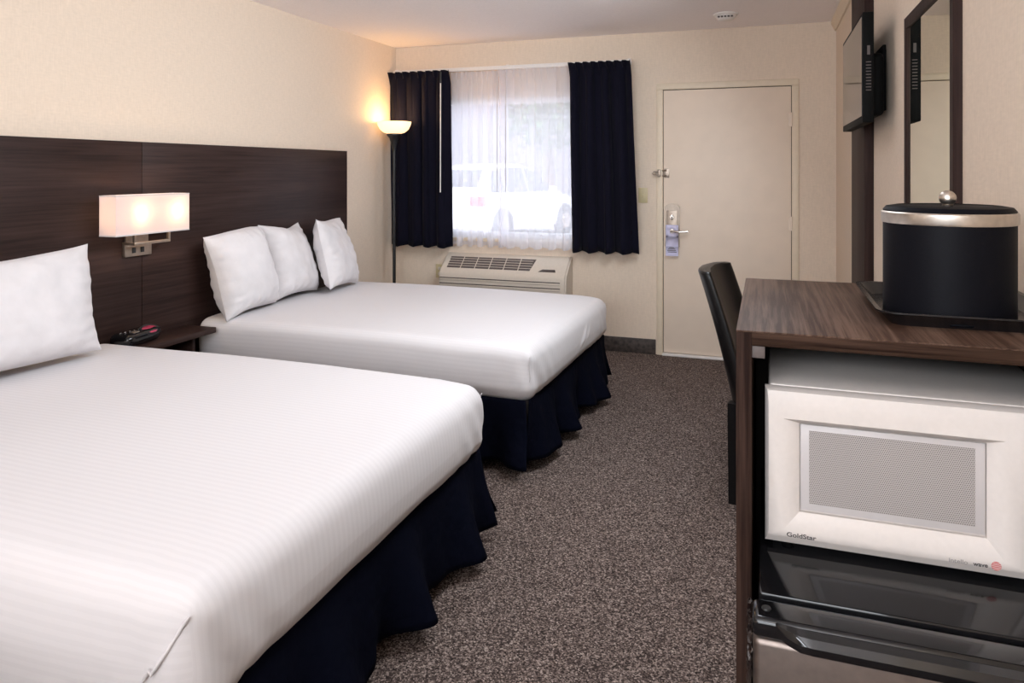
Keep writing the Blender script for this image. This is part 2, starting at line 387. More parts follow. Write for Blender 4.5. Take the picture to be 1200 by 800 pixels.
# door
dr = struct(bpy.data.objects.new('door_1', None)); col.objects.link(dr)
g = G().box((DX0, YB-.004, .022), (DX1, YB+.040, DZ-.002), .002); g.build('door_slab', 'door', dr)
g = G(); cw = .047
for lo, hi in [((DX0-.004-cw, YB-.014, 0), (DX0-.004, YB+.02, DZ+.003)), ((DX1+.004, YB-.014, 0), (DX1+.004+cw, YB+.02, DZ+.003)), ((DX0-.004-cw, YB-.014, DZ+.003), (DX1+.004+cw, YB+.02, DZ+.003+cw))]: g.box(lo, hi, .004)
g.build('door_casing', 'trim', dr)
g = G()
for lo, hi in [((DX0-.010, YB+.012, 0), (DX0, YB+.10, DZ+.01)), ((DX1, YB+.012, 0), (DX1+.010, YB+.10, DZ+.01)), ((DX0, YB+.012, DZ), (DX1, YB+.10, DZ+.010)), ((DX0, YB+.03, .0), (DX1, YB+.10, .022))]: g.box(lo, hi)
g.build('door_gap', 'dark', dr)
g = G().box((DX0-.008, YB-.030, 0), (DX1+.008, YB+.03, .018), .004); g.build('threshold', 'white', dr)
for z in (1.757, 1.013, .27):
    g = G().box((DX1-.018, YB-.012, z-.048), (DX1+.012, YB-.003, z+.048), .002)
    g.tube([(DX1+.003, YB-.016, z-.05), (DX1+.003, YB-.016, z+.05)], .0065)
    h = g.build('hinge', 'door', dr)
lk = G()
n = 14; xs0, xs1 = -.722, -.612; zb, zt = .822, 1.112
poly = [(xs0, zb), (xs1, zb), (xs1, zt)]+[((xs0+xs1)/2+(xs1-xs0)/2*math.cos(a), zt+.032*math.sin(a)) for a in [math.pi*i/n for i in range(1, n)]]+[(xs0, zt)]
lk.prism(poly, 'y', YB-.018, YB-.004)
lk.box((xs0+.014, YB-.026, zb+.02), (xs1-.014, YB-.018, zt-.02), .003)
lock = lk.build('lock_plate', 'satin', dr)
g = G(); g.lathe([(.0, -.012), (.014, -.012), (.016, 0), (.016, .012)], (-.667, YB-.034, 1.045), axis='y', n=24); g.box((-.672, YB-.058, 1.025), (-.662, YB-.036, 1.065), .003)
g.build('thumb_turn', 'chrome', dr)
g = G(); g.lathe([(.022, -.010), (.022, .010)], (-.668, YB-.034, .940), axis='y', n=28)
g.tube([(-.668, YB-.03, .940), (-.668, YB-.066, .940), (-.655, YB-.074, .940), (-.60, YB-.074, .937), (-.545, YB-.070, .940)], [.010, .010, .010, .009, .007])
g.build('lever_handle', 'chrome', dr)
g = G().box((DX0-.012, YB-.003, .86), (DX0-.001, YB+.01, 1.10)); g.build('strike_plate', 'dark', dr)
g = G(); zz = 1.372    # swing bar guard
g.box((-.792, YB-.022, zz-.016), (-.757, YB-.014, zz+.016), .003); g.box((-.775, YB-.034, zz-.028), (-.752, YB-.022, zz+.028), .004)
g.tube([(-.765, YB-.036, zz+.016), (-.80, YB-.042, zz+.012), (-.815, YB-.042, zz), (-.80, YB-.042, zz-.012), (-.765, YB-.036, zz-.016)], .005)
g.build('swing_guard', 'satin', dr)
g = G(); g.box((-.728, YB-.012, zz-.034), (-.690, YB-.004, zz+.034), .003); g.tube([(-.712, YB-.012, zz+.02), (-.735, YB-.028, zz+.022), (-.735, YB-.028, zz-.022), (-.712, YB-.012, zz-.02)], .0055); g.build('guard_hook', 'satin', dr)
# door hanger card
hg = empty('door_hanger', 'lavender card hanging from the steel lever of the cream door', 'sign', (-.665, YB-.049, .755))
g = G(); cx = 0; W = .046; Hh = .231
hole = [(.017*math.cos(2*math.pi*i/24), .185+.017*math.sin(2*math.pi*i/24)) for i in range(24)]
outer = []
for i in range(24):
    a = 2*math.pi*i/24; dx, dz = math.cos(a), math.sin(a); k = min(W/abs(dx) if abs(dx) > 1e-6 else 9, (.046/abs(dz)) if abs(dz) > 1e-6 else 9); outer.append((dx*k, .185+dz*k))
vs = [(p[0], 0, p[1]) for p in hole]+[(p[0], 0, p[1]) for p in outer]+[(-W, 0, 0), (W, 0, 0)]
fs = [(i, (i+1) % 24, 24+(i+1) % 24, 24+i) for i in range(24)]
low = [i for i in range(24) if abs(outer[i][1]-.139) < 1e-4]; low.sort(key=lambda i: outer[i][0])
fs.append(tuple([48]+[24+i for i in low]+[49]) if False else (48, 49, 24+low[-1], 24+low[0]))
g.add(vs, fs); o = g.build('card', 'paper', hg); solid(o, .0012)
g = G()
for k, (a, b) in enumerate([(-.020, .016), (-.030, .026), (-.034, .030), (-.030, .034)]): g.box((a, -.0016, .060-k*.011), (b, -.0009, .065-k*.011))
g.build('printing', 'ink', hg)
# ------------------------------------------------------------------ beds
def make_bed(name, label, y0, y1, top=.592, slant=0, rz=R(-1.6), X1=-.985, nearbow=.018):
    X0 = XL+.080
    b = empty(name, label, 'bed', ((X0+X1)/2, (y0+y1)/2, 0), rz, None)
    cx, cy = (X0+X1)/2, (y0+y1)/2; zb, zt = .325, top
    h = ((X1-X0)/2, (y1-y0)/2, (zt-zb)/2)
    def fn(p):
        x, y, z = p
        u = (x)/h[0]; v = (y)/h[1]; t = (z-zb)/(zt-zb)
        if t > .5:
            z += .010*(1-u*u*.8)*(1-v*v*.8)-.020*max(0, (abs(v)-.8)/.2)**2*(max(0, abs(u)-.3))-.016*max(0, (u-.8)/.2)**2
        # fitted corners pull in, sides bow out
        bow = .018*math.sin(math.pi*min(1, max(0, t)))
        if v > .9: y += bow*(1-max(0, u)**6)
        if v < -.9: y -= nearbow*(.35+.65*math.sin(math.pi*min(1, max(0, t))))*(1-max(0, u)**4)
        if u > .9: x += bow*1.2*(1-v**6)
        if t < .25:
            k = (1-t/.25)
            if v < -.8 and nearbow > .03: z -= .055*k*(1-max(0, u)**8); k *= .2
            y -= math.copysign(.018*k, v) if abs(v) > .9 else 0; x -= .020*k if u > .9 else 0
            z += .012*noise.noise(Vector((x*5, y*5, 3)))*k
        nv = Vector((x*2.3+y0*3, y*2.3, z*2.3)); z += .004*noise.noise(nv)
        if u > .9 and y0 > 3:
            for fy, fz, an, ln, am in ((.12, .475, .62, .07, .008), (.19, .465, .70, .06, .007), (.05, .44, .5, .05, .004), (.42, .46, .9, .05, .005)):
                q = (y-fy)*math.cos(an)+(z-fz)*math.sin(an); n_ = -(y-fy)*math.sin(an)+(z-fz)*math.cos(an)
                x += am*math.exp(-(n_/.012)**2)*math.exp(-(q/ln)**2)
        # gathered folds near foot corners
        cr = max(0, 1-math.hypot((1-abs(v))*h[1], (1-u)*h[0])/.35) if u > 0 else 0
        x += .006*cr*math.sin(y*55+z*38)*(1-t*.6); y += .004*cr*math.sin(x*60+z*30)
        return Vector((x, y, z))
    def uvm(ax, sgn, p):
        if ax == 1: return (p[0], sgn*h[1]+sgn*(h[2]-p[2]))
        return (p[0], p[1])
    g = G(); rounded(g, (0, 0, (zb+zt)/2), h, .052, (44, 90, 18), fn, 6, uvm)
    cov = g.build('coverlet', 'sheet', b)
    # sewn corner seams at the foot
    for sg in (-1, 1):
        pts = []
        for i in range(16):
            t = i/15; z = zt-.024-t*(zt-zb-.125)
            p = fn(Vector((h[0]-.012-.010*t-slant*t, sg*(h[1]-.014*(1-min(1, slant*t/.045))**1.5), z))); pts.append((p[0]+.003*max(0, 1-slant*t/.03), p[1]+sg*(.0015+.0035*min(1, 2*t*(slant > 0))), p[2]))
        G().tube(pts, [.0015]+[.0036]*14+[.0015], 8).build('corner_seam', 'sheet', cov)
    # box spring and rails
    G().box((-h[0]+.02, -h[1]+.03, .13), (h[0]-.03, h[1]-.03, .335), .01).build('box_spring', 'dark', b)
    fr = G()
    for sx in (-.75, .62):
        for sy in (-1, 1):
            fr.tube([(sx, sy*(h[1]-.16), .0), (sx, sy*(h[1]-.16), .13)], .018)
            fr.lathe([(.0, 0), (.028, 0), (.028, .012), (.02, .02)], (sx, sy*(h[1]-.16), 0), 20)
    fr.box((-h[0]+.05, -h[1]+.08, .105), (h[0]-.08, -h[1]+.12, .13)); fr.box((-h[0]+.05, h[1]-.12, .105), (h[0]-.08, h[1]-.08, .13)); fr.box((h[0]-.12, -h[1]+.12, .105), (h[0]-.08, h[1]-.12, .13))
    fr.build('bed_frame', 'black', b)
    # pleated skirt: foot and two long sides, split at the corners
    ztop, zbot = .345, .055
    def strip(P, Q, out, seed, L):
        P, Q, out = Vector(P), Vector(Q), Vector(out)
        def f(s, t):
            a = P.lerp(Q, s); d = L*s
            ww = (.018+.026*t)*t*(math.sin(d*13+seed+1.6*math.sin(d*3.1+seed))+.5*math.sin(d*31+seed*2)+.7*noise.noise(Vector((d*4, seed, t*1.5))))
            fl = .012+.045*t**1.1+.018*max(0, t)*noise.noise(Vector((d*1.3, seed*3, 0)))
            end = 1+.4*t*max(0, 1-min(s, 1-s)*L/.15)
            e = (Q-P).normalized()*(.035*t*(1 if s > .5 else -1)*max(0, 1-min(s, 1-s)*L/.25))
            q = a+out*(fl*end+ww)+e
            return (q.x, q.y, ztop-(ztop-zbot)*t+.010*t*noise.noise(Vector((d*3, seed, 5))))
        return f
    sk = []
    for (P, Q, out, sd) in (((-h[0]+.02, -h[1]+.02), (h[0]-.03, -h[1]+.02), (0, -1), 1.0), ((h[0]-.03, -h[1]+.02), (h[0]-.03, h[1]-.02), (1, 0), 2.3+y0), ((h[0]-.03, h[1]-.02), (-h[0]+.02, h[1]-.02), (0, 1), 4.0)):
        L = (Vector(P)-Vector(Q)).length
        g = G(); g.grid(strip((*P, 0), (*Q, 0), (*out, 0), sd, L), int(L*90), 14)
        o = g.build('bed_skirt', 'skirt', b); solid(o, .003)
    return b
bed_near = make_bed('double_bed', 'nearest bed, white striped sheet over navy skirt, nightstand at its far side', 1.105, 2.60, .604, .075, R(-.5), -1.012, .05)
bed_far = make_bed('double_bed', 'bed by the window with three pillows stood against the headboard, navy skirt', 3.19, 4.665, .594)
# ------------------------------------------------------------------ pillows
def make_pillow(label, base, wd, ht, th, lean, rz, seed, tilt=0, group='white pillows on the beds', slump=0):
    g = G(); n = 44
    def side(sg):
        def f(a, b):
            u, v = 2*a-1, 2*b-1
            wy = wd/2*(1-.075*(1-v*v)**1.0*abs(u)**3); hz = ht/2*(1-.085*(1-u*u)*abs(v)**3)
            y = u*wy; z = ht/2+v*hz
            t = ((1-abs(u)**2.6)*(1-abs(v)**2.6))
            x = sg*th/2*max(0, t)**.52*(1+.18*(-v))
            ed = min(1-abs(u), 1-abs(v))
            wr = .010*noise.noise(Vector((u*2.2+seed, v*2.2, sg)))+.012*max(0, .45-ed)*min(1, ed*9)*math.sin((u if abs(v) > abs(u) else v)*24+seed*3+4*noise.noise(Vector((u*3, v*3, seed+sg))))+.005*noise.noise(Vector((u*5, v*5, seed+9)))
            x += wr*(1 if ed > .01 else .3)
            k = noise.noise(Vector((u*1.2+seed*5, v*1.2, 7)))
            y += .012*k; z += .010*k
            x += slump*((v+1)/2)**2*.5+.03*math.sin(u*2.2+seed)*((v+1)/2)
            if v > .3: z += .018*math.sin(u*2.4+seed*1.7)*(v-.3)
            return (x, y, max(z, .002*0))
        return f
    g.grid(side(1), n, n); g.grid(side(-1), n, n)
    o = g.build('pillow', 'pillow', None, weld=True)
    o.location = base; o.rotation_euler = (tilt, lean, rz)
    tag(o, label, 'pillow', group); return o
ZT = .598
P1 = make_pillow('leftmost white pillow of three standing on the bed by the window', (-2.74, 3.43, ZT-.002), .43, .48, .24, R(-13), R(0), 1.0, tilt=R(4))
P2 = make_pillow('middle white pillow of three standing on the bed by the window', (-2.77, 3.88, ZT+.012), .48, .46, .21, R(-15), R(2), 2.6)
P3 = make_pillow('white pillow nearest the window, leaning over the middle pillow', (-2.66, 4.25, ZT+.022), .54, .47, .19, R(-17), R(14), 4.1, tilt=R(-4))
P0 = make_pillow('large white pillow propped on the bed nearest the camera', (-2.70, 1.975, ZT+.03), .80, .455, .21, R(-13), R(-3), 6.2)
# ------------------------------------------------------------------ headboard, nightstand, clock, sconce
hb = empty('headboard', 'long dark brown wood headboard panelling behind both beds', 'headboard', (XL+.002, 2.87, 0))
for a, b_ in ((.60, 2.868), (2.871, 4.779)):
    G().box((0, a-2.87, .12), (.030, b_-2.87, 1.538), .0015).build('headboard_panel', 'head', hb)
ns = empty('nightstand', 'dark wood wall shelf nightstand between the two beds', 'nightstand', (XL+.033, 2.905, .56))
G().box((0, -.265, -.028), (.20, .262, 0), .002).build('shelf_top', 'head', ns)
G().box((0, -.24, -.19), (.020, .24, -.028), .002).build('back_rail', 'head', ns)
G().box((.02, .145, -.16), (.15, .163, -.028), .002).build('bracket_board', 'head', ns); G().box((.02, -.163, -.16), (.15, -.145, -.028), .002).build('bracket_board', 'head', ns)
ck = empty('clock_radio', 'small black clock radio with dark red display on the nightstand', 'clock', (-2.868, 2.735, .56), R(8))
ck.scale = (1.15, 1.25, 1.15)
g = G(); rounded(g, (0, 0, .030), (.052, .095, .028), .026, (6, 8, 2), None, 5); g.build('case', 'gloss', ck)
g = G(); g.lathe([(.0, .006), (.030, .004), (.036, 0), (.036, -.006)], (0, 0, 0), 32); d_ = g.build('display', 'redd', ck); d_.location = (.030, .045, .052); d_.rotation_euler = (0, R(28), 0); d_.scale = (.72, 1.15, 1)
g = G(); g.lathe([(.040, -.004), (.046, 0), (.042, .006), (.036, .004)], (0, 0, 0), 32); d_ = g.build('bezel', 'black', ck); d_.location = (.029, .045, .050); d_.rotation_euler = (0, R(28), 0); d_.scale = (.75, 1.15, 1)
for k in range(6): o = G().box((-.006, -.004, 0), (.004, .004, .006), .0015).build('button', 'chrome', ck); o.location = (-.010+.004*k, -.072+.020*k, .0565); o['label'] = 'silver button'
g = G().box((-.012, -.016, 0), (.012, .016, .005), .002); o = g.build('snooze_bar', 'brushed', ck); o.location = (.022, -.032, .0545)
sc = empty('wall_sconce', 'twin-bulb wall lamp with wide white box shade between the beds', 'lamp', (XL+.03, 2.83, .97))
G().box((0, -.082, 0), (.022, .082, .062), .003).build('outlet_box', 'satin', sc)
G().box((0, -.07, .062), (.014, .07, .20), .003).build('backplate', 'satin', sc)
g = G(); bx = .075
for lo, hi in [((bx-.007, -.082, .060), (bx+.007, .145, .074)), ((bx-.007, .131, .074), (bx+.007, .145, .155)), ((bx-.007, -.082, .074), (bx+.007, -.068, .155)), ((.0, -.082, .060), (bx-.007, -.068, .074)), ((bx-.007, -.082, .148), (bx+.007, .145, .158))]: g.box(lo, hi, .002)
g.build('arm', 'satin', sc)
for yy in (-.030, .022): o = G().box((.022, yy-.011, .017), (.025, yy+.011, .044), .001).build('switch', 'black', sc); o['label'] = 'black rocker switch'
# shade: four fabric walls with rim, open top and bottom
SX0, SX1, SY0, SY1, SZ0, SZ1 = .050, .150, -.253, .200, .118, .308
g = G(); th_ = .002
g.box((SX1-th_, SY0, SZ0), (SX1, SY1, SZ1)); g.box((SX0, SY0, SZ0), (SX0+th_, SY1, SZ1)); g.box((SX0+th_, SY0, SZ0), (SX1-th_, SY0+th_, SZ1)); g.box((SX0+th_, SY1-th_, SZ0), (SX1-th_, SY1, SZ1))
shd = g.build('lamp_shade', 'shade', sc)
g = G()
for z in (SZ0, SZ1-.006):
    for lo, hi in [((SX1, SY0, z), (SX1+.0012, SY1, z+.006)), ((SX0, SY0-.0012, z), (SX1, SY0, z+.006)), ((SX0, SY1, z), (SX1, SY1+.0012, z+.006))]: g.box(lo, hi)
g.build('shade_trim', 'pillow', shd)
for yy in (-.105, .120):
    g = G(); g.lathe([(.0, .055), (.014, .052), (.022, .036), (.020, .018), (.012, 0), (.012, -.03), (0, -.03)], ((SX0+SX1)/2, yy, .205), 20); g.build('bulb', 'bulb', sc)
    l = light('sconce_bulb_light', 'POINT', (0, 0, 0), (0, 0, 0), 1.5, (1, .68, .38), shadow_soft_size=.03); l.parent = sc; l.location = (SX1-.024, yy, .222)
G().box((.066, SY0+.01, .150), (.082, SY1-.01, .156)).build('shade_support', 'satin', sc)
# ------------------------------------------------------------------ floor lamp
fl = empty('floor_lamp', 'black torchiere floor lamp with glowing glass bowl in the corner', 'lamp', (-2.853, 5.30, 0))
G().lathe([(.0, 0), (.125, 0), (.128, .012), (.10, .022), (.03, .034), (.014, .05)], n=48).build('base', 'black', fl)
G().lathe([(.013, .03), (.013, 1.56)], n=20).build('pole', 'black', fl)
G().lathe([(.013, 1.555), (.018, 1.575), (.022, 1.60), (.040, 1.655), (.060, 1.678), (.060, 1.690), (.0, 1.690)], n=32).build('socket_cup', 'black', fl)
g = G(); prof = [(.050, 1.690), (.085, 1.700), (.115, 1.725), (.132, 1.758), (.138, 1.787), (.134, 1.787), (.128, 1.760), (.111, 1.730), (.082, 1.706), (.0, 1.696)]
g.lathe(prof, n=48).build('bowl_shade', 'bowl', fl)
l = light('torchiere_bulb_light', 'POINT', (0, 0, 0), (0, 0, 0), 6, (1, .60, .26), shadow_soft_size=.06); l.parent = fl; l.location = (0, 0, 1.80)
# ------------------------------------------------------------------ curtains
def curtain_mesh(x0t, x1t, x0b, x1b, z0, z1, yc, npl, amp, seed, header=.09, nz=26, per=10, scallop=.004):
    def f(s, t):
        z = z1-(z1-z0)*t; hd = min(1, t*(z1-z0)/header)
        a = x0t+(x1t-x0t)*s; b = x0b+(x1b-x0b)*s; x = a+(b-a)*t
        ph = 2*math.pi*npl*s
        top = amp*.60*(abs(math.sin(ph/2))**.5*2-1)
        bend = 1.1*noise.noise(Vector((s*3+seed, t*.8, seed)))
        mid = amp*(.80*math.sin(ph*.5+bend*2+seed)+.38*math.sin(ph+1.5*noise.noise(Vector((s*5, t*1.5, seed))))*(1.1-t*.7))
        y = yc+top*(1-hd)+mid*hd*(.65+.45*t)+.010*noise.noise(Vector((s*9, t*3, seed)))
        x += .008*math.cos(ph)*hd
        z += scallop*math.sin(ph)*(1-hd)+.008*t*math.sin(ph*.5+seed)
        return (x, y, z)
    g = G(); g.grid(f, int(npl*per), nz); return g
cl = empty('curtain', 'left navy blackout curtain behind the floor lamp', 'curtain', (0, 0, 0), 0, 'navy blackout curtains')
o = curtain_mesh(-3.0, -2.443, -2.985, -2.428, .765, 2.213, 5.47, 8, .030, 1.2).build('fabric', 'curtain', cl); solid(o, .002)
G().tube([(-2.497, 5.422, 2.10), (-2.497, 5.418, 1.215)], .0048, 8).build('wand', 'white', cl)
G().tube([(-2.497, 5.425, 2.19), (-2.497, 5.422, 2.10)], .007, 8).build('wand_clip', 'black', cl)
cr = empty('curtain', 'right navy blackout curtain hanging between the window and door', 'curtain', (0, 0, 0), 0, 'navy blackout curtains')
o = curtain_mesh(-1.440, -.962, -1.425, -.905, .768, 2.222, 5.47, 8, .034, 3.4).build('fabric', 'curtain', cr); solid(o, .002)
rod = empty('curtain_rod', 'white traverse rod above the window holding the curtains', 'curtain rod', (0, 0, 0))
G().box((-2.99, 5.535, 2.205), (-.965, 5.560, 2.236), .003).build('track', 'white', rod)
for x in (-2.97, -1.97, -.985): G().box((x-.012, 5.555, 2.20), (x+.012, YB, 2.245), .002).build('bracket', 'white', rod)
for k, (a, b_, lab) in enumerate([(-2.47, -1.975, 'left half of the sheer white curtains over the window'), (-2.035, -1.40, 'right half of the sheer white curtains over the window')]):
    e = empty('sheer_curtain', lab, 'curtain', (0, 0, 0), 0, 'sheer white curtains')
    curtain_mesh(a, b_, a, b_, .775, 2.203, 5.570-.040*k, 11, .016, 5.1+k, .10, 24, 9, .002).build('fabric', 'sheer', e)
    G().tube([((-2.040 if k == 0 else -1.968), 5.508, 2.18), ((-2.040 if k == 0 else -1.968), 5.506, 1.22)], .0035, 8).build('wand', 'mgrey', e)
# ------------------------------------------------------------------ PTAC unit
ac = empty('air_conditioner', 'beige through-wall air conditioner under the window', 'air conditioner', (-1.97, YB, 0))
prof = [(0, .25), (-.205, .25), (-.215, .27), (-.215, .560), (-.205, .585), (-.060, .700), (-.03, .712), (0, .712)]
g = G()
hw = .53
g.prism(prof, 'x', -hw, hw)
bmesh.ops.bevel(g.bm, geom=[e for e in g.bm.edges if abs(e.verts[0].co.x-e.verts[1].co.x) < 1e-6 and e.verts[0].co.y < -.01 and e.verts[1].co.y < -.01], offset=.012, segments=3, affect='EDGES')
g.build('casing', 'beige', ac)
d = Vector((0, .145, .115)).normalized(); nn = Vector((0, -.115, .145)).normalized(); A = Vector((0, -.205, .585))
def slope(x, s, o_): q = A+d*s+nn*o_; return (x, q.y, q.z)
for k in range(6):
    x0 = -.475+k*.122; x1 = x0+.114
    sk = .022 if k == 5 else 0
    g = G(); g.add([slope(x0, .040, .0012), slope(x1-sk, .040, .0012), slope(x1+sk*.3, .165, .0012), slope(x0, .165, .0012), slope(x0, .040, -.004), slope(x1-sk, .040, -.004), slope(x1+sk*.3, .165, -.004), slope(x0, .165, -.004)], [(0, 1, 2, 3), (7, 6, 5, 4), (0, 4, 5, 1), (1, 5, 6, 2), (2, 6, 7, 3), (3, 7, 4, 0)])
    v = g.build('vent_grille', 'vent', ac)
    g = G()
    for q in range(4):
        s0 = .060+q*.027; g.add([slope(x0, s0, .004), slope(x1-sk*.6, s0, .004), slope(x1-sk*.6, s0+.004, .004), slope(x0, s0+.004, .004), slope(x0, s0, .001), slope(x1-sk*.6, s0, .001), slope(x1-sk*.6, s0+.004, .001), slope(x0, s0+.004, .001)], [(0, 1, 2, 3), (0, 4, 5, 1), (2, 6, 7, 3), (1, 5, 6, 2), (3, 7, 4, 0)])
    g.build('slat', 'beige', v)
g = G(); g.add([slope(.30, .035, .0015), slope(.44, .035, .0015), slope(.43, .062, .0015), slope(.33, .062, .0015)], [(0, 1, 2, 3)]); o = g.build('control_door', 'vent', ac); solid(o, .002)
for k in range(5): G().box((-hw+.01, -.222, .515-k*.045), (hw-.045, -.212, .528-k*.045), .002).build('louver', 'beige', ac); G().box((-hw+.01, -.2165, .529-k*.045), (hw-.045, -.213, .537-k*.045)).build('louver_gap', 'vent', ac)
ob = empty('outlet_plate', 'yellowed wall outlet cover at the left of the air conditioner', 'outlet', (-2.585, YB, .55))
G().box((-.035, -.008, -.057), (.035, 0, .057), .002).build('cover', 'almond', ob)
for z in (-.022, .022): G().box((-.014, -.010, z-.012), (.014, -.007, z+.012), .002).build('socket', 'beige', ob)
so = empty('light_switch', 'almond light switch beside the right navy curtain', 'light switch', (-.888, YB, 1.203))
G().box((-.035, -.007, -.057), (.035, 0, .057), .002).build('cover', 'almond', so)
G().box((-.005, -.018, -.010), (.005, -.007, .010), .002).build('toggle', 'almond', so)
sd = empty('smoke_detector', 'round white smoke detector on the ceiling near the door', 'smoke detector', (-.255, 5.09, ZC))
G().lathe([(.0, 0), (.080, 0), (.080, -.010), (.074, -.014)][::-1], n=40).build('mount', 'white', sd)
G().lathe([(.0, -.044), (.040, -.044), (.054, -.038), (.060, -.028), (.068, -.014), (.068, -.012)], n=40).build('cap', 'white', sd)
for k in range(5): G().box((-.05+.021*k, -.066, -.033), (-.036+.021*k, -.050, -.024), .001).build('vent_slot', 'vent', sd)
# ------------------------------------------------------------------ wood post on right wall, TV, mirror
pw = empty('wood_post', 'full-height dark wood board on the wall behind the television', 'wood panel', (XR, 3.967, 0))
G().box((-.039, -.267, 0), (0, .267, ZC), .001).build('board', 'postw', pw)
tv = empty('television', 'wall-mounted flat black television seen edge-on', 'television', (.35, 3.49, 1.79))
g = G().box((0, -.385, -.21), (.040, .375, .215), .004); g.build('bezel', 'matteb', tv)
g = G().box((-.0015, -.368, -.185), (.001, .358, .200)); g.build('screen', 'screen', tv)
g = G(); rounded(g, (.060, -.10, -.055), (.028, .20, .125), .022, (4, 8, 6)); g.build('rear_housing', 'matteb', tv)
g = G(); 
for k in range(10): g.box((.012, -.3862, .02-k*.012), (.030, -.3850, .0235-k*.012))
g.build('side_controls', 'vent', tv)
g = G().box((.016, -.3862, .050), (.026, -.3850, .085)); g.build('side_label', 'vent', tv)
g = G().box((.1, -.16, -.15), (.1135, .16, .12), .003); g.tube([(.088, -.12, -.10), (.105, -.15, 0), (.108, -.15, .10)], .010); g.build('wall_mount', 'matteb', tv)
mi_ = empty('wall_mirror', 'dark-framed rectangular mirror on the right wall above the ice bucket', 'mirror', (XR, 2.4475, 0))
y0, y1, z0, z1, fwid = -.3475, .3475, 1.16, 1.912, .040
g = G()
def fr_piece(a, b):    # mitred bevelled frame bar between corner a and b (outer), profile stepping inwards
    pass
prof = [(0, 0), (-.018, 0), (-.021, .003), (-.021, fwid-.004), (-.018, fwid), (-.010, fwid)]
for i in range(4):
    cs_ = [(y0, z0), (y1, z0), (y1, z1), (y0, z1)]; inn = [(1, 1), (-1, 1), (-1, -1), (1, -1)]
    A_, B_ = cs_[i], cs_[(i+1) % 4]; ia, ib = inn[i], inn[(i+1) % 4]
    va = [(px, A_[0]+ia[0]*q, A_[1]+ia[1]*q) for px, q in prof]; vb = [(px, B_[0]+ib[0]*q, B_[1]+ib[1]*q) for px, q in prof]
    n = len(prof); g.add(va+vb, [(k, k+1, k+1+n, k+n) for k in range(n-1)])
g.build('mirror_frame', 'postw', mi_, weld=True)
G().box((-.014, y0+.036, z0+.036), (-.012, y1-.036, z1-.036)).build('mirror_glass', 'mirror', mi_)
# ------------------------------------------------------------------ chair
ch = empty('dining_chair', 'black leather high-back chair tucked in beyond the wooden cabinet', 'chair', (0, 0, 0), R(-10))
ch.location = (.055, 3.36, 0)
# local: +x forward (seat), back at x=-.22
g = G(); hwid = .21
def back(s, t):  # s across -1..1, t 0..1 up  -> centre line
    z = .40+.555*t
    x = -.130-.125*t-.035*t*t
    return x, z
def loop(t):
    pts = []; x, z = back(0, t); tk = .040-.010*t; k = 28; wv = hwid*(1-.03*t)
    curve = .045
    for i in range(k):
        a = 2*math.pi*i/k; yy = wv*math.copysign(abs(math.sin(a))**.45, math.sin(a)); xx = tk*math.copysign(abs(math.cos(a))**.6, math.cos(a))
        yn = yy/wv
        pts.append((x+xx+curve*(yn**2)-.018, yy, z))
    return pts
lv = 24; vs = []
for j in range(lv+1):
    t = j/lv; vs += loop(t)
# rounded rolled top
for q in (.4, .75, .95):
    p = loop(1.0); cx_ = sum(a[0] for a in p)/len(p); vs += [(a[0]+(cx_-a[0])*(q**3)*.8, a[1]*(1-.05*q), a[2]+.018*math.sin(q*math.pi/2)-.012*q*abs(a[1]/hwid)**2) for a in p]
k = 28; tot = lv+1+3
fs = [(j*k+i, j*k+(i+1) % k, (j+1)*k+(i+1) % k, (j+1)*k+i) for j in range(tot-1) for i in range(k)]+[tuple(range(k)), tuple((tot-1)*k+i for i in range(k))]
g.add(vs, fs, True); g.build('backrest', 'leather', ch)
g = G(); rounded(g, (.07, 0, .435), (.20, .20, .040), .030, (8, 8, 2), lambda p: Vector((p.x, p.y, p.z+.010*(1-(p.y/.21)**2) if p.z > .44 else p.z))); g.build('seat', 'leather', ch)
for sy in (-1, 1):
    for sx, top in ((-.150, .42), (.20, .41)):
        dx = -.002 if sx < 0 else .012
        g = G(); a = .026; b_ = .021
        vs = [(sx+q[0]*b_+dx, sy*.178+q[1]*b_, 0) for q in ((-1, -1), (1, -1), (1, 1), (-1, 1))]+[(sx+q[0]*a, sy*.178+q[1]*a, top) for q in ((-1, -1), (1, -1), (1, 1), (-1, 1))]
        g.add(vs, [(0, 3, 2, 1), (4, 5, 6, 7), (0, 1, 5, 4), (1, 2, 6, 5), (2, 3, 7, 6), (3, 0, 4, 7)]); g.build('leg', 'blackleg', ch)
# ------------------------------------------------------------------ cabinet with fridge, microwave
TZ = 1.14; TX0, TX1, TY0, TY1 = -.046, XR-.002, 1.231, 1.828; tk = .024; pt = .024
cb = empty('cabinet', 'open-front walnut cabinet housing the microwave and mini fridge', 'cabinet', ((TX0+TX1)/2, (TY0+TY1)/2, 0))
cx, cy = (TX0+TX1)/2, (TY0+TY1)/2
def rel(lo, hi): return (lo[0]-cx, lo[1]-cy, lo[2]), (hi[0]-cx, hi[1]-cy, hi[2])
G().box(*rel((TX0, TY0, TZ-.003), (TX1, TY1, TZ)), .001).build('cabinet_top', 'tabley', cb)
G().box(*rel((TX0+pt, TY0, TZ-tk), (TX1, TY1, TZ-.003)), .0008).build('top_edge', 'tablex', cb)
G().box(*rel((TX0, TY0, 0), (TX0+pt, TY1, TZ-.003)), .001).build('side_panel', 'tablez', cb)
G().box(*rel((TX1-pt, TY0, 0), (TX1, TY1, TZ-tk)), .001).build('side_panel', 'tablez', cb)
G().box(*rel((TX0+pt, TY1-.012, .05), (TX1-pt, TY1, TZ-tk))).build('back_panel', 'dark', cb)
G().box(*rel((TX0+pt, TY0+.004, TZ-tk-.020), (TX0+pt+.020, TY0+.024, TZ-tk)), .001).build('corner_bracket', 'vent', cb)
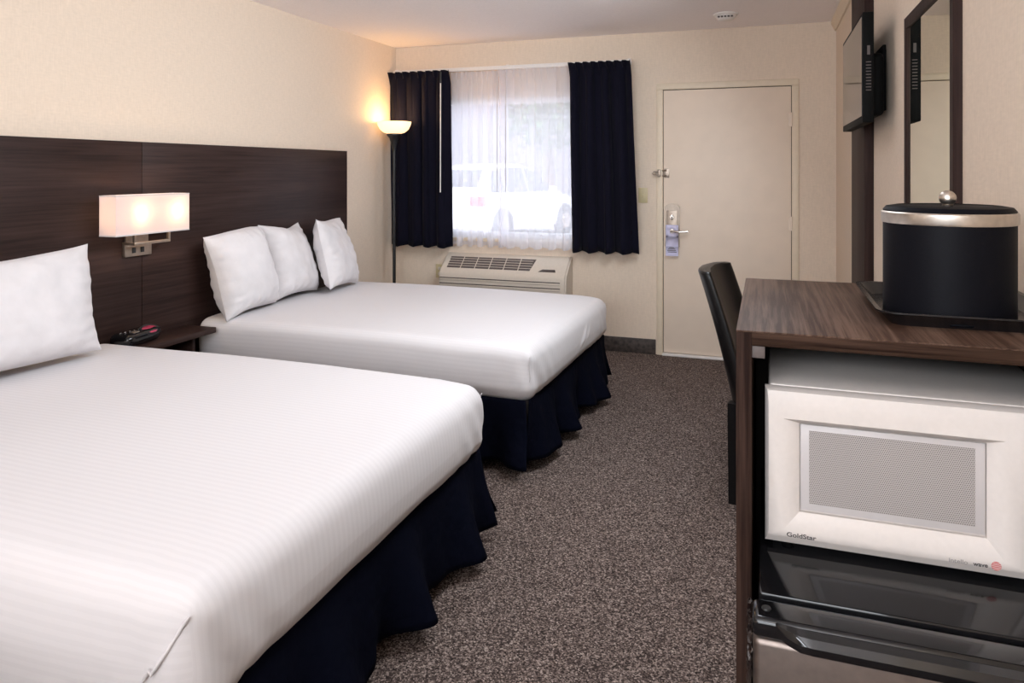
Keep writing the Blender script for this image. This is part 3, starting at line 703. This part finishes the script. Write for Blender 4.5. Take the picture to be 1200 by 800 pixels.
# fridge
FX0, FX1, FZ = -.010, .430, .775
fg = empty('mini_fridge', 'mini fridge with dark stainless door and gloss black top under the microwave', 'refrigerator', (.21, 1.35, 0))
def rf(lo, hi): return (lo[0]-.21, lo[1]-1.35, lo[2]), (hi[0]-.21, hi[1]-1.35, hi[2])
g = G().box(*rf((FX0, 1.140, .02), (FX1, 1.62, FZ)), .004); g.build('fridge_body', 'gloss', fg)
g = G().box(*rf((FX0-.008, 1.082, .05), (FX1+.006, 1.134, .742)), .010, 3); dd = g.build('fridge_door', 'steel', fg)
g = G().box(*rf((FX0-.009, 1.079, .742), (FX1+.007, 1.135, FZ-.004)), .009, 4); g.build('door_cap', 'gloss', dd)
g = G(); nn_ = 26; vs = []
for i in range(nn_+1):
    s = i/nn_; x = FX0+.022+(FX1-FX0-.03)*s-.21
    b_ = min(1, s/.10, (1-s)/.10); b_ = math.sin(b_*math.pi/2)
    yo = 1.080-1.35; out = .024*b_
    zt_ = FZ-.006-.002*b_; zb_ = FZ-.024-.007*b_
    ring = [(yo+.004, zt_), (yo-out*.7, zt_-.002), (yo-out, zt_-.010), (yo-out, zb_+.008), (yo-out*.8, zb_), (yo-out*.45, zb_+.004), (yo+.004, zb_+.012)]
    vs += [(x, a, b2) for a, b2 in ring]
m_ = 7
g.add(vs, [(i*m_+k, i*m_+(k+1) % m_, (i+1)*m_+(k+1) % m_, (i+1)*m_+k) for i in range(nn_) for k in range(m_)]+[tuple(range(m_)), tuple(nn_*m_+k for k in range(m_))], True)
g.build('door_handle', 'gloss', dd)
g = G(); g.lathe([(.0, .003), (.006, .003), (.007, 0)], (FX0+.010-.21, 1.107-1.35, FZ-.005), 16); g.build('hinge_cap', 'black', dd)
for x in (FX0+.04, FX1-.04):
    for y in (1.20, 1.58): G().lathe([(.0, 0), (.016, 0), (.016, .022), (.0, .022)], (x-.21, y-1.35, 0), 16).build('foot', 'black', fg)
def filmf(s, t):
    return (FX0-.0105-.21-.004*abs(math.sin(t*23))-.003*math.sin(s*9+t*17), 1.085-1.35+.045*s+.004*math.sin(t*31), .775-.20*t)
g = G(); g.grid(filmf, 6, 40, smooth=False); g.build('plastic_film', 'film', dd)
# microwave
MY = 1.270; MX0, MX1, MZ0, MZ1 = -.002, .436, .785, 1.040
mw = empty('microwave', 'white countertop microwave standing on the mini fridge', 'microwave', (.217, 1.44, .775))
def rm(x, y, z): return (x-.217, y-1.44, z-.775)
def rmb(lo, hi): return rm(*lo), rm(*hi)
g = G().box(*rmb((MX0+.006, MY+.022, MZ0+.006), (MX1-.004, 1.62, MZ1+.003)), .006); g.build('body', 'mwhite', mw)
# front: rim, sloped band, recessed window surround
RX0, RX1, RZ0, RZ1 = .026, .337, .812, .999
PX0, PX1, PZ0, PZ1 = .053, .314, .842, .981
g = G()
def ringf(a, b):
    """two rects (x0,x1,z0,z1,y) bridged"""
    va = [rm(a[0], a[4], a[2]), rm(a[1], a[4], a[2]), rm(a[1], a[4], a[3]), rm(a[0], a[4], a[3])]
    vb = [rm(b[0], b[4], b[2]), rm(b[1], b[4], b[2]), rm(b[1], b[4], b[3]), rm(b[0], b[4], b[3])]
    g.add(va+vb, [(0, 1, 5, 4), (1, 2, 6, 5), (2, 3, 7, 6), (3, 0, 4, 7)])
XD = .372
back_ = (MX0, XD, MZ0, MZ1, MY+.024); f0 = (MX0, XD, MZ0+.002, MZ1, MY+.012)
f1 = (MX0+.004, XD, MZ0+.014, MZ1-.004, MY+.003); f2 = (MX0+.006, XD-.001, MZ0+.018, MZ1-.024, MY)
f3 = (RX0, RX1, RZ0, RZ1-.006, MY); f4 = (PX0-.002, PX1+.002, PZ0-.004, PZ1+.002, MY+.016); f5 = (PX0-.002, PX1+.002, PZ0-.004, PZ1+.002, MY+.022)
for a, b in zip([back_, f0, f1, f2, f3, f4], [f0, f1, f2, f3, f4, f5]): ringf(a, b)
dm = g.build('microwave_door', 'mwhite', mw, weld=True)
G().box(*rmb((PX0, MY+.017, PZ0), (PX1, MY+.020, PZ1)), .0005).build('window_border', 'mgrey', dm)
g = G(); a, b, c_, e_ = PX0+.013, PX1-.013, PZ0+.011, PZ1-.009
v = g.add([rm(a, MY+.0165, c_), rm(b, MY+.0165, c_), rm(b, MY+.0165, e_), rm(a, MY+.0165, e_)], [(0, 1, 2, 3)])
for f in g.bm.faces:
    for l in f.loops: l[g.uv].uv = (l.vert.co.x, l.vert.co.z)
o = g.build('perforated_screen', 'perf', dm)
G().box(*rmb((XD+.002, MY+.001, MZ0+.004), (MX1, MY+.024, MZ1-.001)), .004).build('control_panel', 'mwhite', mw)
for k in range(4):
    for j in range(2): G().box(*rmb((XD+.012+j*.024, MY-.001, .83+k*.024), (XD+.030+j*.024, MY+.002, .846+k*.024)), .001).build('keypad_button', 'mgrey', mw)
G().box(*rmb((XD+.012, MY-.0005, .965), (MX1-.014, MY+.002, .995)), .001).build('display', 'black', mw)
text_mesh('brand_lettering', 'GoldStar', .0098, .0002, 'ink', dm, rm(.031, MY-.0003, .8025), sx=1.25)
text_mesh('model_lettering', 'intello', .0088, .0002, 'ink2', dm, rm(.262, MY-.0003, .8015), sx=1.15)
text_mesh('model_lettering', 'wave', .0088, .0002, 'ink', dm, rm(.2945, MY-.0003, .8015), sx=1.05)
g = G(); g.lathe([(.0, -.0004), (.0066, -.0004), (.0066, 0)], rm(.3245, MY, .8055), 28, 'y'); o = g.build('badge', 'red', dm)
g = G()
for q in range(-2, 3): g.box(rm(.3245-math.sqrt(.0062**2-(q*.0022)**2), MY-.0009, .8055+q*.0022-.0003), rm(.3245+math.sqrt(.0062**2-(q*.0022)**2), MY-.0004, .8055+q*.0022+.0003))
g.build('badge_lines', 'mwhite', o)
for x in (.03, .40):
    for y in (1.32, 1.58): G().lathe([(.0, 0), (.010, 0), (.010, .018), (.0, .018)], rm(x, y, .775), 16).build('foot', 'rubber', mw)
# ------------------------------------------------------------------ tray and ice bucket
tr = empty('serving_tray', 'black rectangular tray on the walnut cabinet top under the ice bucket', 'tray', (.316, 1.512, TZ))
def rrect(hx, hy, r, n=6):
    out = []
    for (sx, sy, a0) in ((1, -1, -90), (1, 1, 0), (-1, 1, 90), (-1, -1, 180)):
        for i in range(n+1):
            a = R(a0+90*i/n); out.append((sx*(hx-r)+r*math.cos(a), sy*(hy-r)+r*math.sin(a)))
    return out
lv = [(.105, .145, .020, 0), (.118, .158, .026, .0), (.134, .174, .034, .017), (.140, .180, .036, .019), (.140, .180, .036, .016), (.135, .175, .034, .014), (.120, .160, .026, .004), (.105, .145, .020, .003)]
g = G(); vs = []
for hx, hy, r, z in lv: vs += [(x, y, z) for x, y in rrect(hx, hy, r)]
n = len(rrect(.1, .1, .02)); order = lv
fs = []
for j in range(3):
    fs += [(j*n+i, j*n+(i+1) % n, (j+1)*n+(i+1) % n, (j+1)*n+i) for i in range(n)]
# underside: 0..3 is outside wall (bottom to rim), 4..7 inside going down
g = G()
seq = [(.118, .158, .026, 0), (.136, .176, .034, .020), (.142, .182, .036, .022), (.142, .182, .036, .0245), (.134, .174, .034, .0240), (.117, .157, .026, .003)]
vs = []
for hx, hy, r, z in seq: vs += [(x, y, z) for x, y in rrect(hx, hy, r)]
fs = [(j*n+i, j*n+(i+1) % n, (j+1)*n+(i+1) % n, (j+1)*n+i) for j in range(len(seq)-1) for i in range(n)]
fs += [tuple(range(n-1, -1, -1)), tuple((len(seq)-1)*n+i for i in range(n))]
g.add(vs, fs, True); g.build('tray_pan', 'lacquer', tr)
BZ = TZ+.0035; br = .1015
bk = empty('ice_bucket', 'round black ice bucket with silver band and ball knob', 'ice bucket', (.297, 1.447, BZ))
G().lathe([(.0, 0), (br-.004, 0), (br-.001, .003), (br-.001, .168), (br-.003, .168), (0, .168)], n=72).build('bucket_body', 'bucket', bk)
G().lathe([(br-.003, .162), (br+.001, .162), (br+.002, .165), (br+.002, .180), (br, .182), (br-.006, .182)], n=72).build('band', 'brushed', bk)
G().lathe([(.0, .180), (br-.002, .180), (br-.001, .184), (br-.006, .190), (br-.020, .1925), (br-.022, .191), (br-.030, .191), (0, .191)], n=72).build('lid', 'bucket', bk)
g = G(); rr = .0135; g.lathe([(.008, -.014), (.009, -.011)]+[(rr*math.sin(a), -rr*math.cos(a)) for a in [math.pi*(.2+.8*i/14) for i in range(14)]]+[(0, rr)], (0, 0, .2045), 28)
g.lathe([(rr+.0002, -.0012), (rr+.0006, 0), (rr+.0002, .0012)], (0, 0, .2045), 28, 'x'); g.build('knob', 'brushed', bk)
# ------------------------------------------------------------------ outside the window
GZ = -.25
struct(G().box((-45, YB+.13, GZ-.1), (30, 60, GZ)).build('ground', 'asphalt'))
bd = empty('motel_building', 'long grey building across the parking lot, seen through the sheers', 'building', (-14, 31, GZ))
G().box((-22, 0, 0), (22, 6, 6.5), .05).build('wall', 'stucco', bd)
G().box((-22.6, -.8, 6.5), (22.6, 6.5, 6.9), .05).build('roof', 'bark', bd)
for k in range(4):
    G().box((-21+k*3.4, -.06, 3.4), (-19.4+k*3.4, .02, 4.8), .02).build('window', 'carg', bd)
tre = empty('tree', 'leafy green tree beyond the white car outside', 'tree', (-7.2, 24.5, GZ))
G().tube([(0, 0, 0), (.1, 0, 1.4), (0, .1, 2.8)], [.22, .17, .12]).build('trunk', 'bark', tre)
g = G(); rnd = random.Random(3)
for k in range(900):
    a = rnd.uniform(0, 2*math.pi); ph = rnd.uniform(-1, 1); r_ = 1.9*(rnd.random()**.4)
    p = Vector((r_*math.cos(a)*math.sqrt(1-ph*ph), r_*math.sin(a)*math.sqrt(1-ph*ph), 3.7+1.5*ph*r_/1.9)); q = [p+Vector((rnd.uniform(-.16, .16), rnd.uniform(-.16, .16), rnd.uniform(-.16, .16))) for _ in range(4)]
    g.add(q, [(0, 1, 2), (0, 2, 3)])
g.build('foliage', 'leaf', tre)
# white wagon
hd = math.atan2(.962, .273)
car = empty('parked_car', 'white wagon parked outside, seen through the sheer curtains', 'car', (-5.9, 14.9, GZ), hd)
# local: x forward from rear, y right side at 0 -> left side at +1.8
st = [(0.00, .45, .80, .84, .82, .80), (.06, .32, .95, 1.02, .88, .80), (.22, .28, 1.08, 1.30, .90, .76), (.50, .26, 1.10, 1.68, .90, .68), (1.0, .26, 1.10, 1.79, .90, .66), (1.9, .26, 1.08, 1.80, .90, .66), (2.5, .26, 1.06, 1.70, .90, .66), (3.25, .26, 1.06, 1.14, .90, .74), (3.5, .26, 1.02, 1.08, .90, .78), (4.1, .28, .92, .98, .88, .76), (4.4, .34, .78, .84, .82, .70), (4.5, .45, .62, .66, .72, .64)]
g = G(); vs = []
for x, zb_, zl, zr, w1, w2 in st:
    ring = [(-w1+.06, zb_), (-w1, zb_+.12), (-w1, (zb_+zl)/2), (-w1+.02, zl), (-w2, zr-.05 if zr-zl > .15 else zr-.01), (-w2+.10, zr), (w2-.10, zr), (w2, zr-.05 if zr-zl > .15 else zr-.01), (w1-.02, zl), (w1, (zb_+zl)/2), (w1, zb_+.12), (w1-.06, zb_)]
    vs += [(x, .9+a, b2) for a, b2 in ring]
m_ = 12
g.add(vs, [(i*m_+k, i*m_+(k+1) % m_, (i+1)*m_+(k+1) % m_, (i+1)*m_+k) for i in range(len(st)-1) for k in range(m_)]+[tuple(range(m_)), tuple((len(st)-1)*m_+k for k in range(m_))], True)
body = g.build('car_body', 'carw', car)
def side_glass(pts, sy):
    g = G(); vs = []
    for x, z in pts:
        t = (z-1.09)/(1.76-1.09); hw_ = .885+( .665-.885)*t+.012
        vs.append((x, .9+sy*hw_, z))
    vs += [(a, b-sy*.02, c2) for a, b, c2 in vs]; n = len(pts)
    g.add(vs, [tuple(range(n)), tuple(range(2*n-1, n-1, -1))]+[(i, (i+1) % n, (i+1) % n+n, i+n) for i in range(n)]); return g
for sy in (-1, 1):
    for pts in ([(.42, 1.14), (.95, 1.13), (.98, 1.68), (.66, 1.64)], [(1.06, 1.13), (1.90, 1.12), (1.90, 1.71), (1.08, 1.70)], [(1.98, 1.12), (2.98, 1.14), (2.50, 1.62), (1.98, 1.71)]): side_glass(pts, sy).build('side_window', 'carg', car)
    g = G(); g.box((-.01, .9+sy*.86-.16*(sy > 0), .86), (.14, .9+sy*.86+.16*(sy < 0)+.03*(sy > 0), 1.12), .02) if False else g.box((-.02, min(.9+sy*.90, .9+sy*.60), .84), (.20, max(.9+sy*.90, .9+sy*.60)+0, 1.06), .02); g.build('tail_lamp', 'cart', car)
    for x in (.85, 3.60):
        g = G(); g.lathe([(.20, -.10), (.33, -.10), (.35, -.06), (.35, .06), (.33, .10), (.20, .10)], (x, .9+sy*.82, .35), 32, 'y'); wl = g.build('wheel', 'tyre', car)
        G().lathe([(.0, -.02), (.19, -.02), (.20, 0), (.19, .02), (0, .02)], (x, .9+sy*.93, .35), 24, 'y').build('hubcap', 'satin', wl)
        G().lathe([(.0, -.03), (.41, -.03), (.41, .02), (0, .02)], (x, .9+sy*.872, .38), 32, 'y').build('wheel_arch', 'tyre', car)
    G().box((2.75, .9+sy*1.0-.09, 1.08), (2.90, .9+sy*1.0+.09, 1.24), .03).build('side_mirror', 'carw', car)
g = G(); g.add([(.19, .24, 1.26), (.19, 1.56, 1.26), (.47, 1.50, 1.64), (.47, .30, 1.64)], [(0, 1, 2, 3)]); o = g.build('rear_window', 'carg', car); solid(o, .05)
g = G(); g.add([(3.16, .28, 1.20), (3.16, 1.52, 1.20), (2.58, 1.48, 1.66), (2.58, .32, 1.66)], [(0, 1, 2, 3)]); o = g.build('windscreen', 'carg', car); solid(o, .03)
